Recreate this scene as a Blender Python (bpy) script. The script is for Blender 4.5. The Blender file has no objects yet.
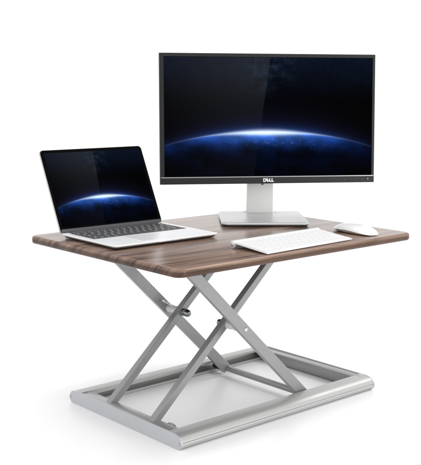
import bpy, bmesh, math, random
from mathutils import Vector, Matrix
random.seed(4)
R = math.radians
S = bpy.context.scene
C = S.collection
PI = math.pi

# ------------------------------------------------------------------ materials
class NT:
    """tiny helper for writing node maths"""
    def __init__(s, m):
        s.t = m.node_tree
    def n(s, typ, **kw):
        nd = s.t.nodes.new(typ)
        for k, v in kw.items(): setattr(nd, k, v)
        return nd
    def link(s, a, b): s.t.links.new(a, b)
    def put(s, sock, v):
        if isinstance(v, (int, float)): sock.default_value = v
        elif isinstance(v, tuple): sock.default_value = v
        else: s.t.links.new(v, sock)
    def m(s, op, a, b=0.0, c=None):
        nd = s.n('ShaderNodeMath', operation=op)
        s.put(nd.inputs[0], a); s.put(nd.inputs[1], b)
        if c is not None: s.put(nd.inputs[2], c)
        return nd.outputs[0]
    def clamp(s, a):
        nd = s.n('ShaderNodeMath', operation='ADD', use_clamp=True)
        s.put(nd.inputs[0], a); nd.inputs[1].default_value = 0
        return nd.outputs[0]
    def step(s, a, lo, hi):
        nd = s.n('ShaderNodeMapRange', interpolation_type='SMOOTHSTEP')
        s.put(nd.inputs[0], a); nd.inputs[1].default_value = lo; nd.inputs[2].default_value = hi
        return nd.outputs[0]
    def gauss(s, a, w):                      # exp(-(a/w)^2)
        q = s.m('DIVIDE', a, w); q = s.m('MULTIPLY', q, q)
        return s.m('EXPONENT', s.m('MULTIPLY', q, -1.0))
    def mixc(s, f, a, b, mode='MIX'):
        nd = s.n('ShaderNodeMix', data_type='RGBA', blend_type=mode)
        s.put(nd.inputs[0], f); s.put(nd.inputs[6], a); s.put(nd.inputs[7], b)
        return nd.outputs[2]
    def scalec(s, col, f):
        nd = s.n('ShaderNodeVectorMath', operation='SCALE')
        s.put(nd.inputs[0], col[:3] if isinstance(col, tuple) else col); s.put(nd.inputs[3], f)
        return nd.outputs[0]
    def addc(s, a, b):
        nd = s.n('ShaderNodeVectorMath', operation='ADD')
        s.put(nd.inputs[0], a); s.put(nd.inputs[1], b)
        return nd.outputs[0]

def newmat(name):
    m = bpy.data.materials.new(name); m.use_nodes = True
    b = m.node_tree.nodes['Principled BSDF']
    return m, b, NT(m)

def surface(name, col, rough, metal=0.0, spec=0.5, var=0.04, scale=90.0, bump=0.0, bscale=900.0, stretch=(1, 1, 1), rvar=0.06, coat=0.0):
    """base colour with faint tone variation, roughness smudges and a fine grain bump"""
    m, b, t = newmat(name)
    tc = t.n('ShaderNodeTexCoord'); mp = t.n('ShaderNodeMapping'); mp.inputs[3].default_value = stretch
    t.link(tc.outputs['Object'], mp.inputs[0])
    nz = t.n('ShaderNodeTexNoise'); nz.inputs['Scale'].default_value = scale; nz.inputs['Detail'].default_value = 4
    t.link(mp.outputs[0], nz.inputs[0])
    lo = tuple(max(0, c * (1 - var)) for c in col) + (1,); hi = tuple(min(1, c * (1 + var)) for c in col) + (1,)
    t.link(t.mixc(nz.outputs[0], lo, hi), b.inputs['Base Color'])
    nr = t.n('ShaderNodeTexNoise'); nr.inputs['Scale'].default_value = 14; nr.inputs['Detail'].default_value = 3
    t.link(tc.outputs['Object'], nr.inputs[0])
    t.link(t.clamp(t.m('MULTIPLY_ADD', nr.outputs[0], rvar * 2, rough - rvar)), b.inputs['Roughness'])
    b.inputs['Metallic'].default_value = metal
    b.inputs['Specular IOR Level'].default_value = spec
    b.inputs['Coat Weight'].default_value = coat
    if bump:
        nb = t.n('ShaderNodeTexNoise'); nb.inputs['Scale'].default_value = bscale; nb.inputs['Detail'].default_value = 2
        t.link(mp.outputs[0], nb.inputs[0])
        bp = t.n('ShaderNodeBump'); bp.inputs['Strength'].default_value = bump; bp.inputs['Distance'].default_value = 0.0004
        t.link(nb.outputs[0], bp.inputs['Height']); t.link(bp.outputs[0], b.inputs['Normal'])
    return m

HT = .4287            # top face of the board
M = {}
M['paint'] = surface('silver_paint', (.262, .262, .264), .34, metal=.3, bump=.08, bscale=1500, var=.07, rvar=.09, coat=.25)
M['alu'] = surface('brushed_aluminium', (.43, .43, .425), .42, metal=.5, rvar=.09, bump=.2, bscale=700, stretch=(.05, 1, 1))
M['cap'] = surface('cast_silver_cap', (.47, .48, .50), .45, metal=.25, bump=.15)
M['chrome'] = surface('dark_chrome', (.22, .24, .235), .24, metal=1, var=.02)
M['steel'] = surface('zinc_steel', (.62, .62, .62), .3, metal=.8)
M['nylon'] = surface('pale_nylon', (.62, .62, .61), .5)
M['rubber'] = surface('black_rubber', (.012, .012, .012), .7)
M['bezel'] = surface('grey_black_plastic', (.0065, .007, .0072), .45, spec=.28, bump=.3, bscale=2500)
M['shellblack'] = surface('back_shell_plastic', (.02, .02, .021), .45, bump=.3)
M['lapalu'] = surface('laptop_aluminium', (.82, .82, .825), .38, metal=.15, var=.015, bump=.08)
M['lappan'] = surface('laptop_underside', (.025, .025, .025), .5, metal=.0)
M['glassblack'] = surface('black_glass_border', (.0012, .0012, .0012), .2, spec=.03, var=0)
M['hinge'] = surface('hinge_grey', (.075, .075, .08), .4, metal=.5)
M['well'] = surface('key_well', (.42, .42, .43), .4, metal=.3)
M['stand'] = surface('stand_silver', (.52, .52, .525), .34, metal=.5, bump=.12, bscale=1200)
M['neck'] = surface('neck_silver', (.66, .66, .64), .45, metal=.05, bump=.06)
M['white'] = surface('white_plastic', (.80, .80, .80), .35, var=.01)
M['mouse'] = surface('white_acrylic', (.82, .82, .815), .15, var=.01)
M['kbalu'] = surface('keyboard_aluminium', (.74, .735, .73), .38, metal=.2, var=.02)
M['logo'] = surface('logo_white', (.85, .85, .85), .4)
M['button'] = surface('button_dark', (.012, .012, .013), .3)
M['mousealu'] = surface('mouse_underside', (.55, .51, .49), .4, metal=.4)

def keymat():
    m, b, t = newmat('dark_keycaps')
    tc = t.n('ShaderNodeTexCoord')
    nz = t.n('ShaderNodeTexNoise'); nz.inputs['Scale'].default_value = 260; nz.inputs['Detail'].default_value = 2
    t.link(tc.outputs['Object'], nz.inputs[0])
    t.link(t.mixc(nz.outputs[0], (.045, .045, .046, 1), (.085, .085, .087, 1)), b.inputs['Base Color'])
    b.inputs['Roughness'].default_value = .5
    return m
M['key'] = keymat()
M['legend'] = surface('key_legend', (.42, .42, .42), .5)

def woodmat():
    m, b, t = newmat('walnut_laminate')
    tc = t.n('ShaderNodeTexCoord')
    # gentle waviness of the grain
    w = t.n('ShaderNodeTexNoise'); w.inputs['Scale'].default_value = 3.2; w.inputs['Detail'].default_value = 2
    t.link(tc.outputs['Object'], w.inputs[0])
    sx = t.n('ShaderNodeSeparateXYZ'); t.link(tc.outputs['Object'], sx.inputs[0])
    y = t.m('ADD', sx.outputs[1], t.m('MULTIPLY', t.m('SUBTRACT', w.outputs[0], .5), .045))
    y = t.m('ADD', y, t.m('MULTIPLY', sx.outputs[2], .85))
    def layer(kx, ky, det, off, dist=0.0):
        cb = t.n('ShaderNodeCombineXYZ')
        t.put(cb.inputs[0], t.m('MULTIPLY', sx.outputs[0], kx)); t.put(cb.inputs[1], t.m('MULTIPLY', y, ky)); cb.inputs[2].default_value = off
        nz = t.n('ShaderNodeTexNoise'); nz.inputs['Scale'].default_value = 1; nz.inputs['Detail'].default_value = det
        nz.inputs['Roughness'].default_value = .62; nz.inputs['Distortion'].default_value = dist
        t.link(cb.outputs[0], nz.inputs[0]); return nz.outputs[0]
    broad = layer(1.6, 26, 3, 1.3, .4)
    mid = layer(3.5, 95, 4, 7.1, .2)
    fine = layer(14, 620, 3, 3.7)
    v = t.m('ADD', t.m('MULTIPLY', broad, .50), t.m('ADD', t.m('MULTIPLY', mid, .34), t.m('MULTIPLY', fine, .16)))
    cr = t.n('ShaderNodeValToRGB'); e = cr.color_ramp.elements
    e[0].position = .34; e[0].color = (.040, .021, .013, 1)
    e[1].position = .66; e[1].color = (.36, .24, .18, 1)
    for pos, c in ((.43, (.088, .048, .032, 1)), (.50, (.195, .122, .088, 1)), (.57, (.275, .180, .134, 1))):
        k = e.new(pos); k.color = c
    t.link(v, cr.inputs[0])
    # board edge darkened below the roll: edge-band tone plus shading painted into the colour
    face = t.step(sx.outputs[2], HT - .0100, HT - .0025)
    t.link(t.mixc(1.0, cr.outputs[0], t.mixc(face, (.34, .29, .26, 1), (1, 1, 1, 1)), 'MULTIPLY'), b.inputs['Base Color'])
    t.link(t.m('MULTIPLY_ADD', mid, .12, .17), b.inputs['Roughness'])
    b.inputs['Specular IOR Level'].default_value = .24
    bp = t.n('ShaderNodeBump'); bp.inputs['Strength'].default_value = .12; bp.inputs['Distance'].default_value = .0005
    t.link(fine, bp.inputs['Height']); t.link(bp.outputs[0], b.inputs['Normal'])
    return m
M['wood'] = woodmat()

def screenmat():
    """picture on the displays: the lit limb of a planet at night, city lights, a faint band of stars"""
    m, b, t = newmat('space_wallpaper_display')
    uv = t.n('ShaderNodeUVMap'); uv.uv_map = 'UVMap'
    sp = t.n('ShaderNodeSeparateXYZ'); t.link(uv.outputs[0], sp.inputs[0])
    u, v = sp.outputs[0], sp.outputs[1]
    x = t.m('SUBTRACT', u, .485)
    x2 = t.m('MULTIPLY', x, x)
    arc = t.m('SUBTRACT', .378, t.m('ADD', t.m('MULTIPLY', x2, .42), t.m('MULTIPLY', t.m('MULTIPLY', x2, x2), .35)))
    d = t.m('SUBTRACT', v, arc)                       # >0 space, <0 planet
    up = t.m('MAXIMUM', d, 0.0); dn = t.m('MAXIMUM', t.m('MULTIPLY', d, -1.0), 0.0)
    ex = lambda a, w: t.m('EXPONENT', t.m('MULTIPLY', a, -1.0 / w))
    fall = t.gauss(x, .27); wide = t.gauss(x, .42)
    above = t.m('GREATER_THAN', d, 0.0); below = t.m('SUBTRACT', 1.0, above)
    cloud = t.n('ShaderNodeTexNoise'); cloud.inputs['Scale'].default_value = 7; cloud.inputs['Detail'].default_value = 6
    t.link(uv.outputs[0], cloud.inputs[0])
    cl = t.step(cloud.outputs[0], .35, .68)
    hot = t.gauss(x, .20)
    core = t.m('MULTIPLY', t.gauss(t.m('ADD', d, t.m('MULTIPLY', hot, .010)), t.m('MULTIPLY_ADD', hot, .016, .005)), t.m('MULTIPLY_ADD', hot, .95, t.m('MULTIPLY', wide, .055)))
    halo = t.m('MULTIPLY', t.m('MULTIPLY', above, ex(up, .020)), t.m('MULTIPLY_ADD', fall, .8, t.m('MULTIPLY', wide, .14)))
    faint = t.m('MULTIPLY', t.m('MULTIPLY', above, ex(up, .085)), wide)
    body = t.m('MULTIPLY', t.m('MULTIPLY', below, t.m('ADD', t.gauss(dn, .072), t.m('MULTIPLY', ex(dn, .05), .35))), t.m('MULTIPLY_ADD', fall, .85, t.m('MULTIPLY', wide, .06)))
    pale = t.m('MULTIPLY', t.m('MULTIPLY', below, ex(dn, .026)), hot)

    body = t.m('MULTIPLY', body, t.m('MULTIPLY_ADD', cl, .9, .35))
    deep = t.m('MULTIPLY', t.m('MULTIPLY', below, ex(dn, .22)), t.m('MULTIPLY', wide, t.m('MULTIPLY_ADD', cl, .9, .15)))
    col = t.scalec((.80, .86, .74), core)
    col = t.addc(col, t.scalec((.016, .10, .46), halo))
    col = t.addc(col, t.scalec((.010, .010, .034), faint))
    col = t.addc(col, t.scalec((.024, .150, .90), body))
    col = t.addc(col, t.scalec((.001, .006, .030), deep))
    col = t.addc(col, t.scalec((.13, .34, .60), pale))
    # city lights along the dark side
    vo = t.n('ShaderNodeTexVoronoi'); vo.inputs['Scale'].default_value = 150
    vo2 = t.n('ShaderNodeTexNoise'); vo2.inputs['Scale'].default_value = 26; vo2.inputs['Detail'].default_value = 3
    mp = t.n('ShaderNodeMapping'); mp.inputs[3].default_value = (1.7, 1, 1)
    t.link(uv.outputs[0], mp.inputs[0]); t.link(mp.outputs[0], vo.inputs[0]); t.link(mp.outputs[0], vo2.inputs[0])
    city = t.m('MULTIPLY', t.m('SUBTRACT', 1.0, t.step(vo.outputs['Distance'], .10, .34)), t.step(vo2.outputs[0], .50, .60))
    zone = t.m('MULTIPLY', t.gauss(t.m('SUBTRACT', u, .54), .17), t.gauss(t.m('ADD', dn, -.085), .035))
    zone = t.m('MULTIPLY', zone, below)
    col = t.addc(col, t.scalec((.45, .55, 1.0), t.m('MULTIPLY', t.m('MULTIPLY', city, zone), .75)))
    # blue-grey band of stars at the upper middle
    ban = t.n('ShaderNodeTexNoise'); ban.inputs['Scale'].default_value = 9; ban.inputs['Detail'].default_value = 8; ban.inputs['Roughness'].default_value = .7
    t.link(mp.outputs[0], ban.inputs[0])
    band = t.m('MULTIPLY', t.gauss(t.m('SUBTRACT', t.m('SUBTRACT', u, .50), t.m('MULTIPLY', t.m('SUBTRACT', v, 1.0), .10)), .09), t.step(v, .62, 1.0))
    sky = t.m('MULTIPLY', t.step(v, .60, 1.05), t.m('MULTIPLY_ADD', ban.outputs[0], .9, .25))
    col = t.addc(col, t.scalec((.0035, .0075, .021), sky))
    col = t.addc(col, t.scalec((.020, .036, .060), t.m('MULTIPLY', band, t.step(ban.outputs[0], .42, .72))))
    st = t.n('ShaderNodeTexVoronoi'); st.inputs['Scale'].default_value = 75; t.link(mp.outputs[0], st.inputs[0])
    star = t.m('MULTIPLY', t.m('SUBTRACT', 1.0, t.step(st.outputs['Distance'], .03, .13)), t.step(v, .5, .9))
    col = t.addc(col, t.scalec((.05, .08, .13), star))
    # the paler left part of the displayed picture, cut by a slanting edge
    edge = t.m('SUBTRACT', t.m('SUBTRACT', u, .425), t.m('MULTIPLY', v, .078))
    left = t.m('SUBTRACT', 1.0, t.step(edge, -.003, .003))
    left = t.m('MULTIPLY', left, t.m('MULTIPLY_ADD', t.step(v, .25, 1.0), .85, .15))
    left = t.m('MULTIPLY', left, t.step(u, -.25, .45))
    col = t.addc(col, t.scalec((.0135, .0145, .0160), left))
    t.link(col, b.inputs['Emission Color']); b.inputs['Emission Strength'].default_value = 1
    b.inputs['Base Color'].default_value = (.001, .001, .001, 1)
    b.inputs['Roughness'].default_value = .25
    b.inputs['Specular IOR Level'].default_value = 0
    return m
M['screen'] = screenmat()

def floormat():
    m, b, t = newmat('white_studio_floor')
    tc = t.n('ShaderNodeTexCoord'); nz = t.n('ShaderNodeTexNoise'); nz.inputs['Scale'].default_value = 3
    t.link(tc.outputs['Object'], nz.inputs[0])
    t.link(t.mixc(nz.outputs[0], (.915, .915, .918, 1), (.93, .93, .932, 1)), b.inputs['Base Color'])
    t.link(t.m('MULTIPLY_ADD', nz.outputs[0], .05, .30), b.inputs['Roughness'])
    b.inputs['Specular IOR Level'].default_value = .35
    return m
M['floor'] = floormat()

# ------------------------------------------------------------------ helpers
def link(name, me, mat, parent=None, smooth=False, loc=None, rot=None):
    o = bpy.data.objects.new(name, me); C.objects.link(o)
    if mat is not None and not me.materials: me.materials.append(mat)
    if parent is not None: o.parent = parent
    if loc: o.location = loc
    if rot: o.rotation_euler = rot
    if smooth:
        me.polygons.foreach_set('use_smooth', [True] * len(me.polygons))
        try: me.set_sharp_from_angle(angle=R(33))
        except Exception: pass
    return o

def fin(name, bm, mat, parent=None, smooth=False, **k):
    bmesh.ops.recalc_face_normals(bm, faces=bm.faces)
    me = bpy.data.meshes.new(name); bm.to_mesh(me); bm.free()
    return link(name, me, mat, parent, smooth, **k)

def box(bm, x0, x1, y0, y1, z0, z1, bev=0.0, seg=2, mat=None):
    r = bmesh.ops.create_cube(bm, size=1)
    vs = r['verts']
    for v in vs:
        v.co = Vector(((x0 + x1) / 2 + v.co.x * (x1 - x0), (y0 + y1) / 2 + v.co.y * (y1 - y0), (z0 + z1) / 2 + v.co.z * (z1 - z0)))
    if bev:
        es = list({e for v in vs for e in v.link_edges})
        r2 = bmesh.ops.bevel(bm, geom=es, offset=bev, segments=seg, affect='EDGES', profile=.5)
        vs = list({v for f in r2['faces'] for v in f.verts} | {v for v in vs if v.is_valid})
    if mat is not None:
        for v in vs: v.co = mat @ v.co
    return vs

def cyl(bm, a, b_, r, seg=24, r2=None, cap=True):
    a = Vector(a); b_ = Vector(b_); d = b_ - a
    q = d.to_track_quat('Z', 'Y').to_matrix().to_4x4()
    bmesh.ops.create_cone(bm, cap_ends=cap, segments=seg, radius1=r, radius2=r if r2 is None else r2, depth=d.length,
                          matrix=Matrix.Translation((a + b_) / 2) @ q)

def lathe(bm, a, axis, prof, seg=28):
    """prof: (distance along axis, radius)"""
    a = Vector(a); q = Vector(axis).to_track_quat('Z', 'Y')
    rings = []
    for s, r in prof:
        if r < 1e-6: rings.append([bm.verts.new(a + q @ Vector((0, 0, s)))])
        else: rings.append([bm.verts.new(a + q @ Vector((r * math.cos(2 * PI * k / seg), r * math.sin(2 * PI * k / seg), s))) for k in range(seg)])
    for A, B in zip(rings, rings[1:]):
        for k in range(seg):
            k2 = (k + 1) % seg
            if len(A) == 1: bm.faces.new((A[0], B[k], B[k2]))
            elif len(B) == 1: bm.faces.new((A[k], A[k2], B[0]))
            else: bm.faces.new((A[k], A[k2], B[k2], B[k]))
    for E in (rings[0], rings[-1]):
        if len(E) > 1: bm.faces.new(E)

def round_outline(w, d, r, seg=8, sk=2.0):
    pts = []
    for cx, cy, a0 in ((w/2-r, d/2-r, 0), (-w/2+r, d/2-r, 90), (-w/2+r, -d/2+r, 180), (w/2-r, -d/2+r, 270)):
        for k in range(seg + 1):
            a = R(a0 + 90 * k / seg); pts.append((cx + r * math.cos(a), cy + r * math.sin(a)))
    return pts

def slab(bm, w, d, r, layers, seg=8):
    """rounded rectangle swept through layers (inset, z); caps both ends"""
    rings = []
    for ins, z in layers:
        rings.append([bm.verts.new((x, y, z)) for x, y in round_outline(w - 2*ins, d - 2*ins, max(r - ins, .0004), seg)])
    n = len(rings[0])
    for A, B in zip(rings, rings[1:]):
        for k in range(n): bm.faces.new((A[k], A[(k+1) % n], B[(k+1) % n], B[k]))
    bm.faces.new(rings[0][::-1]); bm.faces.new(rings[-1])

def extrude_profile(bm, pts, x0, x1):
    """closed (y, z) profile run along x"""
    A = [bm.verts.new((x0, y, z)) for y, z in pts]; B = [bm.verts.new((x1, y, z)) for y, z in pts]
    n = len(pts)
    for k in range(n): bm.faces.new((A[k], A[(k+1) % n], B[(k+1) % n], B[k]))
    bm.faces.new(A); bm.faces.new(B[::-1])

def bar(bm, p0, p1, w, y0, y1, bev=.0010):
    """rectangular tube in the xz plane between two (x, z) points"""
    a = Vector((p0[0], 0, p0[1])); b_ = Vector((p1[0], 0, p1[1])); d = b_ - a; L = d.length
    ang = math.atan2(d.z, d.x)
    m = Matrix.Translation(a) @ Matrix.Rotation(-ang, 4, 'Y')
    box(bm, 0, L, y0, y1, -w/2, w/2, bev, 1, m)

def thing(name, label, cat, loc=(0, 0, 0), rotz=0.0, group=None):
    o = bpy.data.objects.new(name, None); C.objects.link(o)
    o.empty_display_size = .05
    o.location = loc; o.rotation_euler = (0, 0, rotz)
    o['label'] = label; o['category'] = cat
    if group: o['group'] = group
    return o

# ------------------------------------------------------------------ floor
bm = bmesh.new()
bmesh.ops.create_grid(bm, x_segments=4, y_segments=4, size=60)
fl = fin('floor', bm, M['floor']); fl['kind'] = 'structure'; fl['label'] = 'plain white studio floor'

# ------------------------------------------------------------------ desk riser
HT = .4287            # top face of the board
desk = thing('standing_desk_riser', 'walnut-topped standing desk riser on crossed silver legs and low silver frame', 'desk riser')

bm = bmesh.new()
T = .0195
lay = []
for k in range(0, 6):      # lower edge, tight radius
    a = R(90 * k / 5); lay.append((.006 * (1 - math.sin(a)), HT - T + .006 * (1 - math.cos(a))))
for k in range(0, 9):      # upper edge, long soft roll
    a = R(90 * k / 8); lay.append((.0075 * (1 - math.cos(a)), HT - .0065 + .0065 * math.sin(a)))
slab(bm, .7905, .5925, .024, lay, 16)
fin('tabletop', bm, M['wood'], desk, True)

Y0, Y1, X0, X1, HB = -.2322, .218, -.3326, .3386, .0341
# extruded rails, nose outwards, channel inwards
nose = [(0.0495, HB-.0005), (.047, HB), (.030, HB), (.022, .0332), (.015, .0312), (.009, .0280), (.0045, .0238), (.0020, .0198), (.0014, .0178),
        (.0030, .0170), (.0012, .0160), (0, .0130), (.0006, .0095), (.003, .0055), (.008, .002), (.014, 0.0008), (.047, .0008), (.0495, .0015), (.0495, .0075), (.0475, .0080),
        (.0475, .0036), (.020, .0036), (.0135, .008), (.0115, .015), (.014, .022), (.024, .0285), (.0475, .0300), (.0475, .0270), (.0495, .0270)]
bm = bmesh.new(); extrude_profile(bm, [(Y0 + y, z) for y, z in nose], X0 + .004, X1 - .004)
fin('base_rail', bm, M['alu'], desk, True)
bm = bmesh.new(); extrude_profile(bm, [(Y1 - y, z) for y, z in nose][::-1], X0 + .004, X1 - .004)
fin('base_rail', bm, M['alu'], desk, True)
# cross members along the two short sides
for s in (-1, 1):
    bm = bmesh.new()
    xo = X0 + .0042 if s < 0 else X1 - .0042
    xi = xo - s * .030
    box(bm, min(xo, xi), max(xo, xi), Y0 + .0498, Y1 - .0498, .0035, HB - .0012, .0015)
    fin('side_rail', bm, M['paint'], desk, True)
    # end cap plate following the rail outline
    out = [(.0485, HB+.0004), (.030, HB+.0004), (.022, .0336), (.015, .0316), (.009, .0285), (.0042, .0240), (.0012, .0195), (-.0004, .0150), (-.0002, .0105), (.003, .0050), (.008, .0012), (.014, 0.0)]
    prof = [(Y0 + y, z) for y, z in out] + [(Y1 - y, z) for y, z in out[::-1]]
    bm = bmesh.new()
    xa, xb = (X0, X0 + .0040) if s < 0 else (X1 - .0040, X1)
    extrude_profile(bm, prof, xa, xb)
    es = [e for e in bm.edges if all(abs(v.co.x - (xa if s < 0 else xb)) < 1e-6 for v in e.verts)]
    bmesh.ops.bevel(bm, geom=es, offset=.0007, segments=2, affect='EDGES')
    cap = fin('end_cap', bm, M['cap'], desk, True)
    xs = X0 - .0004 if s < 0 else X1 + .0004
    for yy in (Y0 + .0065, Y1 - .0065):
        bm = bmesh.new()
        lathe(bm, (xs, yy, .0145), (-s, 0, 0), [(0, 0), (0, .0016), (0, .0030), (.0004, .0036), (.002, .0036)] if False else [(-.0002, .0), (-.0002, .0016), (.0004, .0018), (.0004, .0026), (-.0004, .0030), (.002, .0036)], 16)
        fin('screw', bm, M['steel'], cap, True)
# mitre joint plates at the corners (top face)
for xx, s in ((X0, 1), (X1, -1)):
    for yy, q in ((Y0, 1), (Y1, -1)):
        bm = bmesh.new()
        box(bm, min(xx + s*.0045, xx + s*.022), max(xx + s*.0045, xx + s*.022), min(yy + q*.034, yy + q*.0494), max(yy + q*.034, yy + q*.0494), HB - .001, HB + .0006, .0004)
        fin('corner_plate', bm, M['alu'], desk)

# scissor legs
PIV = (-.084, .2255)
k1, k2 = 1.034, 1.106
def outer(z): return .112 - k1 * (z - .033)
def inner(z): return -.305 + k2 * (z - .031)
zt = HT - T - .006
for y0, y1 in ((-.175, -.1620), (.120, .1330)):       # wide flat tubes falling to the right
    bm = bmesh.new(); bar(bm, (outer(.018), .018), (outer(zt), zt), .028, y0, y1)
    leg = fin('leg', bm, M['paint'], desk, True)
for y0, y1 in ((-.110, -.092), (.060, .078)):         # square tubes rising to the right
    bm = bmesh.new(); bar(bm, (inner(.020), .020), (inner(zt), zt), .0185, y0, y1)
    fin('leg', bm, M['paint'], desk, True)
# cross tubes and foot axle
bm = bmesh.new(); cyl(bm, (outer(.020)+.002, -.162, .0195), (outer(.020)+.002, .120, .0195), .0085)
fin('cross_tube', bm, M['paint'], desk, True)
bm = bmesh.new(); cyl(bm, (outer(.020)+.002, .1332, .0195), (outer(.020)+.002, .172, .0195), .0105)
fin('roller', bm, M['rubber'], desk, True)
bm = bmesh.new(); cyl(bm, (-.2935, -.145, .0175), (-.2935, .165, .0175), .0080)
fin('foot_axle', bm, M['rubber'], desk, True)
bm = bmesh.new(); lathe(bm, (-.2905, -.150, .0190), (0, 1, 0), [(0, .0), (0, .009), (.0012, .0112), (.003, .0125), (.014, .0125), (.016, .010), (.016, 0)])
fin('roller', bm, M['paint'], desk, True)
bm = bmesh.new(); cyl(bm, (inner(zt), -.092, zt), (inner(zt), .060, zt), .007); fin('cross_tube', bm, M['paint'], desk, True)
# slide channels under the board
for y in (-.1685, -.101, .069, .1265):
    bm = bmesh.new()
    w = .0098
    a, b_ = (-.33, -.22) if y in (-.1685, .1265) else (.02, .22)
    box(bm, a, b_, y - w - .0015, y - w, HT - T - .020, HT - T + .0003)
    box(bm, a, b_, y + w, y + w + .0015, HT - T - .020, HT - T + .0003)
    box(bm, a, b_, y - w, y + w, HT - T - .0019, HT - T - .0003)
    fin('slide_channel', bm, M['paint'], desk)
# pivots
px, pz = PIV
bm = bmesh.new(); lathe(bm, (px, -.092, pz), (0, -1, 0), [(-.0, 0), (0, .0050), (.018, .0050)][:0] + [(.018, 0), (.018, .0098), (.032, .0098), (.033, .0085), (.045, .0085), (.047, .0098), (.070, .0098), (.070, 0)])
fin('spacer', bm, M['nylon'], desk, True)
bm = bmesh.new(); lathe(bm, (px, .078, pz), (0, 1, 0), [(0, 0), (0, .0105), (.013, .0105), (.014, .0088), (.026, .0088), (.027, .0105), (.042, .0105), (.042, 0)])
sp = fin('spacer', bm, M['nylon'], desk, True)
bm = bmesh.new()
cyl(bm, (px - .002, .092, pz + .006), (-.113, .108, .2515), .0017, 12); cyl(bm, (-.1145, .1085, .2525), (-.110, .107, .2495), .0026, 12)
fin('release_pin', bm, M['steel'], desk, True)
bm = bmesh.new(); lathe(bm, (px, -.175, pz), (0, -1, 0), [(-.001, 0), (-.001, .0052), (.0008, .0056), (.0020, .0046), (.0024, .0030), (.0010, .0024), (.0008, 0)], 24)
fin('bolt', bm, M['steel'], desk, True)
bm = bmesh.new(); lathe(bm, (px, -.092, pz), (0, 1, 0), [(0, 0), (0, .0050), (.003, .0050), (.0035, .0080), (.008, .0088), (.014, .0082), (.0165, .0055), (.0165, .0035), (.014, .003), (.014, 0)])
fin('pivot_nut', bm, M['chrome'], desk, True)
bm = bmesh.new(); lathe(bm, (px, .060, pz), (0, -1, 0), [(0, 0), (0, .0075), (.0022, .0095), (.004, .0102), (.0055, .0092), (.007, .0098), (.015, .0100), (.021, .0086), (.0245, .0055), (.0255, 0)])
fin('locking_knob', bm, M['chrome'], desk, True)

# ------------------------------------------------------------------ monitor
byaw = -.6873
mon = thing('computer_monitor', 'large black flat monitor on silver square stand with space picture on screen', 'monitor', (.2381, .1029, HT), byaw)
# stand base: thin silver plate over a dark foot
bm = bmesh.new()
slab(bm, .2376, .2394, .020, [(.0035, .0042), (0, .0065), (0, .0078), (.0025, .0115), (.006, .0122), (.012, .0124)], 8)
fin('stand_base', bm, M['stand'], mon, True)
bm = bmesh.new(); slab(bm, .226, .228, .016, [(0, .0006), (0, .0043)], 6)
fin('base_pad', bm, M['rubber'], mon)
bm = bmesh.new()
box(bm, -.037, .037, .078, .118, .0118, .320, .002)
neck = fin('stand_neck', bm, M['neck'], mon, True)
bm = bmesh.new(); box(bm, -.0345, -.0335 + .067, .1178, .1192, .02, .30, .0004); fin('cable_channel_cover', bm, M['shellblack'], neck)
for sx in (-1, 1):
    bm = bmesh.new(); lathe(bm, (sx * .0445, .080, .0122), (0, 0, 1), [(0, 0), (0, .0018), (.0009, .0016), (.0009, 0)], 12)
    fin('screw', bm, M['shellblack'], mon)
# head: panel turned a little against the stand and tipped
PW, PH, tilt = .6151, .3607, .0548
hz = .7098 - HT
head = Matrix.Translation((.0196, -(-.045) , hz)) @ Matrix.Rotation(-.5567 - byaw, 4, 'Z') @ Matrix.Rotation(-tilt, 4, 'X')
def hobj(name, bm, mat, parent, smooth=False):
    """bm is in panel space: x right, z up, -y towards the viewer"""
    bmesh.ops.transform(bm, matrix=head, verts=bm.verts)
    return fin(name, bm, mat, parent, smooth)
SL, SR, ST_, SB = -PW/2 + .0125, PW/2 - .0085, PH/2 - .0105, -PH/2 + .0215      # display opening
bm = bmesh.new()
def frame(bm, x0, x1, z0, z1, ix0, ix1, iz0, iz1, y0, y1):
    """hollow rectangular frame with a chamfered inner lip"""
    def ring(a, b_, c, d, y): return [bm.verts.new(p) for p in ((a, y, c), (b_, y, c), (b_, y, d), (a, y, d))]
    e = .0012
    A = ring(x0, x1, z0, z1, y1); B = ring(x0, x1, z0, z1, y0 + e); B2 = ring(x0+e, x1-e, z0+e, z1-e, y0)
    D = ring(ix0 - .001, ix1 + .001, iz0 - .001, iz1 + .001, y0); E = ring(ix0, ix1, iz0, iz1, y0 + .0022); F = ring(ix0, ix1, iz0, iz1, y1)
    seq = [A, B, B2, D, E, F, A]
    for P, Q in zip(seq, seq[1:]):
        for k in range(4): bm.faces.new((P[k], P[(k+1) % 4], Q[(k+1) % 4], Q[k]))
frame(bm, -PW/2, PW/2, -PH/2, PH/2, SL, SR, SB, ST_, 0, .016)
bez = hobj('bezel', bm, M['bezel'], mon)
bm = bmesh.new()
box(bm, -PW/2 + .001, PW/2 - .001, .0163, .030, -PH/2 + .001, PH/2 - .001, .004)
box(bm, -.19, .19, .0302, .044, -.12, .12, .008)
hobj('back_shell', bm, M['shellblack'], mon, True)
bm = bmesh.new()
box(bm, -.060, .060, .0442, .056, -.060, .060, .006)
hobj('mount_plate', bm, M['shellblack'], mon, True)
def screen(name, x0, x1, z0, z1, y, mt, parent):
    bm = bmesh.new(); uvl = bm.loops.layers.uv.new('UVMap')
    vs = [bm.verts.new(p) for p in ((x0, y, z0), (x1, y, z0), (x1, y, z1), (x0, y, z1))]
    f = bm.faces.new(vs)
    for l, q in zip(f.loops, ((0, 0), (1, 0), (1, 1), (0, 1))): l[uvl].uv = q
    bmesh.ops.transform(bm, matrix=mt, verts=bm.verts)
    me = bpy.data.meshes.new(name); bm.to_mesh(me); bm.free()
    return link(name, me, M['screen'], parent)
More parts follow.
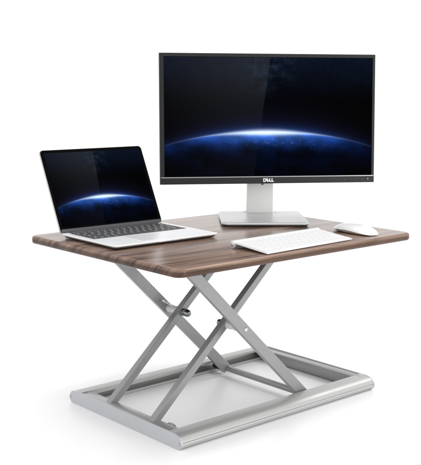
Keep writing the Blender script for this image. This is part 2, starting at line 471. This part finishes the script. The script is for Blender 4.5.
screen('screen', SL + .0002, SR - .0002, SB + .0002, ST_ - .0002, .0030, head, mon)
# pale line where the chin meets the screen
bm = bmesh.new(); box(bm, -PW/2 + .002, PW/2 - .002, -.0008, .0006, SB - .0036, SB - .0010, .0003)
hobj('chin_trim', bm, surface('trim_grey', (.30, .30, .30), .3, metal=.4), bez)

def letters(name, txts, mat, parent, mt, size, bold=.0):
    """text turned into one mesh: list of (string, x, z, roll)"""
    bm = bmesh.new()
    for s, x, z, roll in txts:
        cu = bpy.data.curves.new('t', 'FONT'); cu.body = s; cu.size = size; cu.extrude = .0003; cu.offset = bold
        cu.align_x = 'CENTER'; cu.align_y = 'CENTER'
        ob = bpy.data.objects.new('t', cu); C.objects.link(ob)
        dg = bpy.context.evaluated_depsgraph_get(); dg.update()
        me = bpy.data.meshes.new_from_object(ob.evaluated_get(dg))
        me.transform(Matrix.Translation((x, 0, z)) @ Matrix.Rotation(R(90), 4, 'X') @ Matrix.Rotation(roll, 4, 'Z'))
        bm.from_mesh(me); bpy.data.meshes.remove(me); bpy.data.objects.remove(ob); bpy.data.curves.remove(cu)
    bmesh.ops.transform(bm, matrix=mt, verts=bm.verts)
    return fin(name, bm, mat, parent)
cz = -PH/2 + .0092
u_ = .0074
letters('logo', [('D', -1.55*u_, cz, 0), ('E', -.5*u_, cz, R(38)), ('L', .55*u_, cz, 0), ('L', 1.45*u_, cz, 0)], M['logo'], bez, head @ Matrix.Translation((-.001, -.0006, 0)), .0125, .0006)
# little dark tab below the logo
bm = bmesh.new(); box(bm, -.0215, -.0155, .002, .006, -PH/2 - .0040, -PH/2 + .0005, .0008); hobj('sensor_tab', bm, M['shellblack'], bez)
# power button, ring and touch marks on the chin
bm = bmesh.new(); lathe(bm, (PW/2 - .0185, 0, cz), (0, -1, 0), [(-.0005, 0), (-.0005, .0052), (.0006, .0052), (.0009, .0044), (.0004, .0036), (.0004, 0)], 24); pb = hobj('power_button', bm, M['button'], bez, True)
bm = bmesh.new(); box(bm, PW/2 - .0190, PW/2 - .0180, -.0012, -.0005, cz, cz + .0030); hobj('power_light', bm, M['logo'], pb)
for k in range(4):
    xk = PW/2 - .0345 - k * .0175
    bm = bmesh.new(); lathe(bm, (xk, 0, cz), (0, -1, 0), [(-.0005, 0), (-.0005, .0015), (.0004, .0013), (.0004, 0)], 12); hobj('button', bm, M['button'], bez)

# ------------------------------------------------------------------ laptop
lw, ld, lz = .3157, .2348, .0108
lap = thing('laptop_computer', 'open silver laptop with dark keys standing at left end of wooden board', 'laptop', (-.2008, .0871, HT), -.0228)
bm = bmesh.new()
slab(bm, lw, ld, .011, [(.007, .0048), (.003, .0058), (.0008, .0072), (0, .0088), (.0002, .0102), (.0007, .0108)], 8)
body = fin('body', bm, M['lapalu'], lap, True)
bm = bmesh.new(); slab(bm, lw - .010, ld - .010, .010, [(.003, .0014), (0, .0030), (0, .0049)], 6)
fin('bottom_panel', bm, M['lappan'], lap)
for sx in (-1, 1):
    for sy in (-1, 1):
        bm = bmesh.new(); cyl(bm, (sx * .125, sy * .090, 0.0001), (sx * .125, sy * .090, .0014), .007, 16); fin('rubber_foot', bm, M['rubber'], lap)
# thumb notch at the front edge
bm = bmesh.new(); box(bm, -.030, .030, -ld/2 - .0004, -ld/2 + .006, .0066, .0103, .0006); fin('opening_lip', bm, surface('bright_lip', (.8, .8, .8), .25, metal=.4), body, True)
# key well
KX0, KX1, KY0, KY1 = -.140, .140, -.006, .100
bm = bmesh.new(); box(bm, KX0 - .002, KX1 + .002, KY0 - .002, KY1 + .002, lz - .0004, lz + .0002); fin('key_well', bm, M['well'], body)
bm = bmesh.new(); slab(bm, .128, .082, .003, [(0, lz - .0002), (0, lz + .00025), (.0003, lz + .0004)], 4)
bmesh.ops.translate(bm, vec=(0, -.0605, 0), verts=bm.verts); fin('trackpad', bm, surface('trackpad_grey', (.77, .77, .78), .3, metal=.15, var=.01), body)
bm = bmesh.new(); box(bm, -.135, .135, ld/2 - .0125, ld/2 - .004, lz - .001, lz + .0030, .001); fin('hinge_cover', bm, M['hinge'], body, True)

def keys(parent, x0, x1, y0, y1, z, h, gap, mat, bev, rows, legend=None, zf=None):
    """every key a mesh object; keys of one size share their mesh"""
    cache = {}
    n = len(rows); hs = [.62 if i == 0 else 1 for i in range(n)]
    tot = sum(hs); yy = y1
    for i, row in enumerate(rows):
        kh = (y1 - y0) * hs[i] / tot; s = sum(row); xx = x0
        for wk in row:
            kw = (x1 - x0) * wk / s
            key = (round(kw, 5), round(kh, 5))
            if key not in cache:
                bm = bmesh.new(); box(bm, -(kw-gap)/2, (kw-gap)/2, -(kh-gap)/2, (kh-gap)/2, 0, h, bev, 2)
                bmesh.ops.recalc_face_normals(bm, faces=bm.faces)
                me = bpy.data.meshes.new('key'); bm.to_mesh(me); bm.free(); me.materials.append(mat)
                lm = None
                if legend:
                    bm = bmesh.new(); q = min(kh, kw) * .13
                    box(bm, -q, q, -q*1.2, q*1.2, h, h + .00012)
                    lm = bpy.data.meshes.new('legend'); bm.to_mesh(lm); bm.free(); lm.materials.append(legend)
                cache[key] = (me, lm)
            me, lm = cache[key]
            yc = yy - kh / 2; xc = xx + kw / 2
            zz = z if zf is None else zf(yc)
            o = bpy.data.objects.new('key', me); C.objects.link(o); o.parent = parent
            o.location = (xc, yc, zz)
            if zf is not None: o.rotation_euler = (math.atan2(zf(y1) - zf(y0), y1 - y0), 0, 0)
            if lm:
                if wk < 3:
                    g = bpy.data.objects.new('key_legend', lm); C.objects.link(g); g.parent = o
            xx += kw
        yy -= kh
ROWS = [[1]*14, [1]*13 + [1.5], [1.5] + [1]*13, [1.75] + [1]*11 + [1.75], [2.25] + [1]*10 + [2.25], [1, 1, 1, 1.25, 5, 1.25, 1, 1, 1, 1]]
keys(lap, KX0, KX1, KY0, KY1, lz + .0002, .0011, .0028, M['key'], .0004, ROWS, M['legend'])

# lid
op = 1.115; LH = .2225
lidm = Matrix.Translation((0, ld/2 - .001, .0100)) @ Matrix.Rotation(-(PI/2 - op), 4, 'X')
def lobj(name, bm, mat, parent, smooth=False):
    bmesh.ops.transform(bm, matrix=lidm, verts=bm.verts); return fin(name, bm, mat, parent, smooth)
def upright_slab(bm, w, h, r, layers, z0):
    slab(bm, w, h, r, layers, 8)
    bmesh.ops.transform(bm, matrix=Matrix.Translation((0, 0, z0 + h/2)) @ Matrix.Rotation(R(90), 4, 'X'), verts=bm.verts)
bm = bmesh.new(); upright_slab(bm, lw, LH, .010, [(.002, -.0052), (0, -.0040), (0, -.0010), (.0004, -.0004)], .001)
lid = lobj('lid', bm, surface('lid_aluminium', (.42, .42, .43), .35, metal=.6), lap, True)
bm = bmesh.new(); upright_slab(bm, lw - .0034, LH - .0022, .0088, [(0, -.0005), (0, .0005)], .0018)
lobj('screen_border', bm, M['glassblack'], lid, True)
bm = bmesh.new(); box(bm, -lw/2 + .004, lw/2 - .004, -.0014, -.0007, .0024, .0105); lobj('chin_strip', bm, M['hinge'], lid)
screen('screen', -lw/2 + .010, lw/2 - .010, .0145, LH - .0085, -.00085, lidm, lid)

# ------------------------------------------------------------------ keyboard
kb = thing('computer_keyboard', 'slim white keyboard lying along front edge of wooden board', 'keyboard', (.0225, -.2215, HT), .040)
kw_, kd_ = .308, .1208
def kz(y): return .0040 + (y + kd_/2) / kd_ * .0125
bm = bmesh.new()
zs = [(-kd_/2, .0010, kz(-kd_/2)), (kd_/2 - .008, kz(kd_/2) - .0055, kz(kd_/2 - .008))]
y0, y1 = -kd_/2, kd_/2 - .006
A = [bm.verts.new((x, y, z)) for x in (-kw_/2, kw_/2) for (y, z) in ((y0, kz(y0) - .0026), (y1, kz(y1) - .0028), (y1, kz(y1)), (y0, kz(y0)))]
for k in range(4): bm.faces.new((A[k], A[(k+1) % 4], A[4 + (k+1) % 4], A[4 + k]))
bm.faces.new(A[:4]); bm.faces.new(A[4:][::-1])
bmesh.ops.bevel(bm, geom=list(bm.edges), offset=.0007, segments=2, affect='EDGES')
kbody = fin('body', bm, M['kbalu'], kb, True)
bm = bmesh.new(); lathe(bm, (-kw_/2 - .0002, kd_/2 - .0095, .0098), (1, 0, 0), [(0, .0072), (.0004, .0082), (.0012, .0090), (kw_ - .001, .0090), (kw_ + .0002, .0080)], 28)
fin('battery_tube', bm, M['kbalu'], kb, True)
bm = bmesh.new(); lathe(bm, (-kw_/2 - .0008, kd_/2 - .0095, .0098), (1, 0, 0), [(0, 0), (0, .0048), (.0006, .0060), (.002, .0060), (.002, 0)], 24); fin('tube_cap', bm, M['steel'], kb, True)
keys(kb, -kw_/2 + .0035, kw_/2 - .0035, -kd_/2 + .003, kd_/2 - .0165, 0, .0017, .0022, M['white'], .0006, ROWS, None, lambda y: kz(y) - .0001)

# ------------------------------------------------------------------ mouse
ms = thing('computer_mouse', 'low white computer mouse at right end of wooden board', 'mouse', (.2755, -.2030, HT), R(-5))
def mouse_shape(bm, W, L, z_edge, z_top, zfun_lo, nA=48, nR=14, e=2.7, cap=True):
    rings = []
    for j in range(nR + 1):
        t = j / nR; s = math.sin(t * PI / 2)     # 0 centre -> 1 rim
        ring = []
        for k in range(nA):
            a = 2 * PI * k / nA; c, n_ = math.cos(a), math.sin(a)
            x = math.copysign(abs(c) ** (2/e), c) * W/2 * s; y = math.copysign(abs(n_) ** (2/e), n_) * L/2 * s
            zb = zfun_lo(y / (L/2))
            h = (1 - s ** 2.6) ** .62
            crown = (1 - .28 * (y/(L/2) - .10) ** 2)
            ring.append((x, y, zb + (z_top * crown - zb) * h))
        rings.append(ring)
    V = [[bm.verts.new(p) for p in r] for r in rings[1:]]
    top = bm.verts.new(rings[0][0])
    for k in range(nA): bm.faces.new((top, V[0][k], V[0][(k+1) % nA]))
    for A, B in zip(V, V[1:]):
        for k in range(nA): bm.faces.new((A[k], B[k], B[(k+1) % nA], A[(k+1) % nA]))
    return V[-1]
low = lambda t: .0030 + .0062 * (1 - t * t) + .0010 * t
bm = bmesh.new(); rim = mouse_shape(bm, .068, .136, .005, .0240, low)
r2 = [bm.verts.new((v.co.x * .96, v.co.y * .975, v.co.z - .0006)) for v in rim]
n = len(rim)
for k in range(n): bm.faces.new((rim[k], r2[k], r2[(k+1) % n], rim[(k+1) % n]))
bm.faces.new(r2[::-1])
fin('top_shell', bm, M['mouse'], ms, True)
bm = bmesh.new()
prev = None; e = 2.7
for q, (sc, dz) in enumerate(((.955, 0), (.93, .5), (.86, .85), (.74, 1.0))):
    ring = []
    for k in range(48):
        a = 2*PI*k/48; c, n_ = math.cos(a), math.sin(a)
        x = math.copysign(abs(c) ** (2/e), c) * .033 * sc; y = math.copysign(abs(n_) ** (2/e), n_) * .066 * (sc * .4 + .6 * .975)
        zl = low(min(1, max(-1, y/.066))) - .0006; ring.append(bm.verts.new((x, y, zl * (1 - dz) + .0014 * dz)))
    if prev:
        for k in range(48): bm.faces.new((prev[k], ring[k], ring[(k+1) % 48], prev[(k+1) % 48]))
    prev = ring
bm.faces.new(prev)
fin('base_shell', bm, M['mousealu'], ms, True)
for sx in (-1, 1):
    bm = bmesh.new(); box(bm, sx*.018 - .002, sx*.018 + .002, -.045, .045, .0001, .0016, .0003); fin('glide_foot', bm, M['rubber'], ms)

# ------------------------------------------------------------------ light
w = bpy.data.worlds.new('World'); S.world = w; w.use_nodes = True
bg = w.node_tree.nodes['Background']
t = NT(w)
tc = t.n('ShaderNodeTexCoord'); sp_ = t.n('ShaderNodeSeparateXYZ'); t.link(tc.outputs['Generated'], sp_.inputs[0])
# a white room, a little dimmer overhead than around the set
zr = t.step(sp_.outputs[2], .10, .75)
t.link(t.mixc(zr, (1.38, 1.38, 1.38, 1), (1.2, 1.2, 1.21, 1)), bg.inputs[0])
bg.inputs[1].default_value = 1.0

def area(name, loc, target, size, power, sy=None, col=(1, 1, 1)):
    l = bpy.data.lights.new(name, 'AREA'); l.energy = power; l.color = col
    l.shape = 'RECTANGLE'; l.size = size; l.size_y = sy or size
    o = bpy.data.objects.new(name, l); C.objects.link(o); o.location = loc
    o.rotation_euler = (Vector(target) - Vector(loc)).to_track_quat('-Z', 'Y').to_euler()
    return o
sl = bpy.data.lights.new('key_sun', 'SUN'); sl.energy = .6; sl.angle = R(12)
so = bpy.data.objects.new('key_sun', sl); C.objects.link(so); so.location = (3, -1, 4)
so.rotation_euler = (Vector((0, 0, 0)) - Vector((.65, -.08, .78))).to_track_quat('-Z', 'Y').to_euler()
area('softbox_front', (.3, -3.3, .6), (0, 0, .2), 1.1, 34, .9)

# ------------------------------------------------------------------ camera
cd = bpy.data.cameras.new('Camera'); cam = bpy.data.objects.new('Camera', cd); C.objects.link(cam)
yaw, pit, roll = .7224, .1563, .0052
fw = Vector((math.sin(yaw)*math.cos(pit), math.cos(yaw)*math.cos(pit), -math.sin(pit)))
r = Vector((math.cos(yaw), -math.sin(yaw), 0)); u = r.cross(fw)
r2 = r*math.cos(roll) + u*math.sin(roll); u2 = -r*math.sin(roll) + u*math.cos(roll)
m = Matrix((r2, u2, -fw)).transposed().to_4x4(); m.translation = (-1.6482, -1.8188, .8185)
cam.matrix_world = m
cd.sensor_fit = 'HORIZONTAL'; cd.sensor_width = 36; cd.lens = 972.235 * 36 / 421
cd.clip_start = .01; cd.clip_end = 300
S.camera = cam
S.view_settings.view_transform = 'Standard'; S.view_settings.look = 'None'; S.view_settings.exposure = 0; S.view_settings.gamma = 1
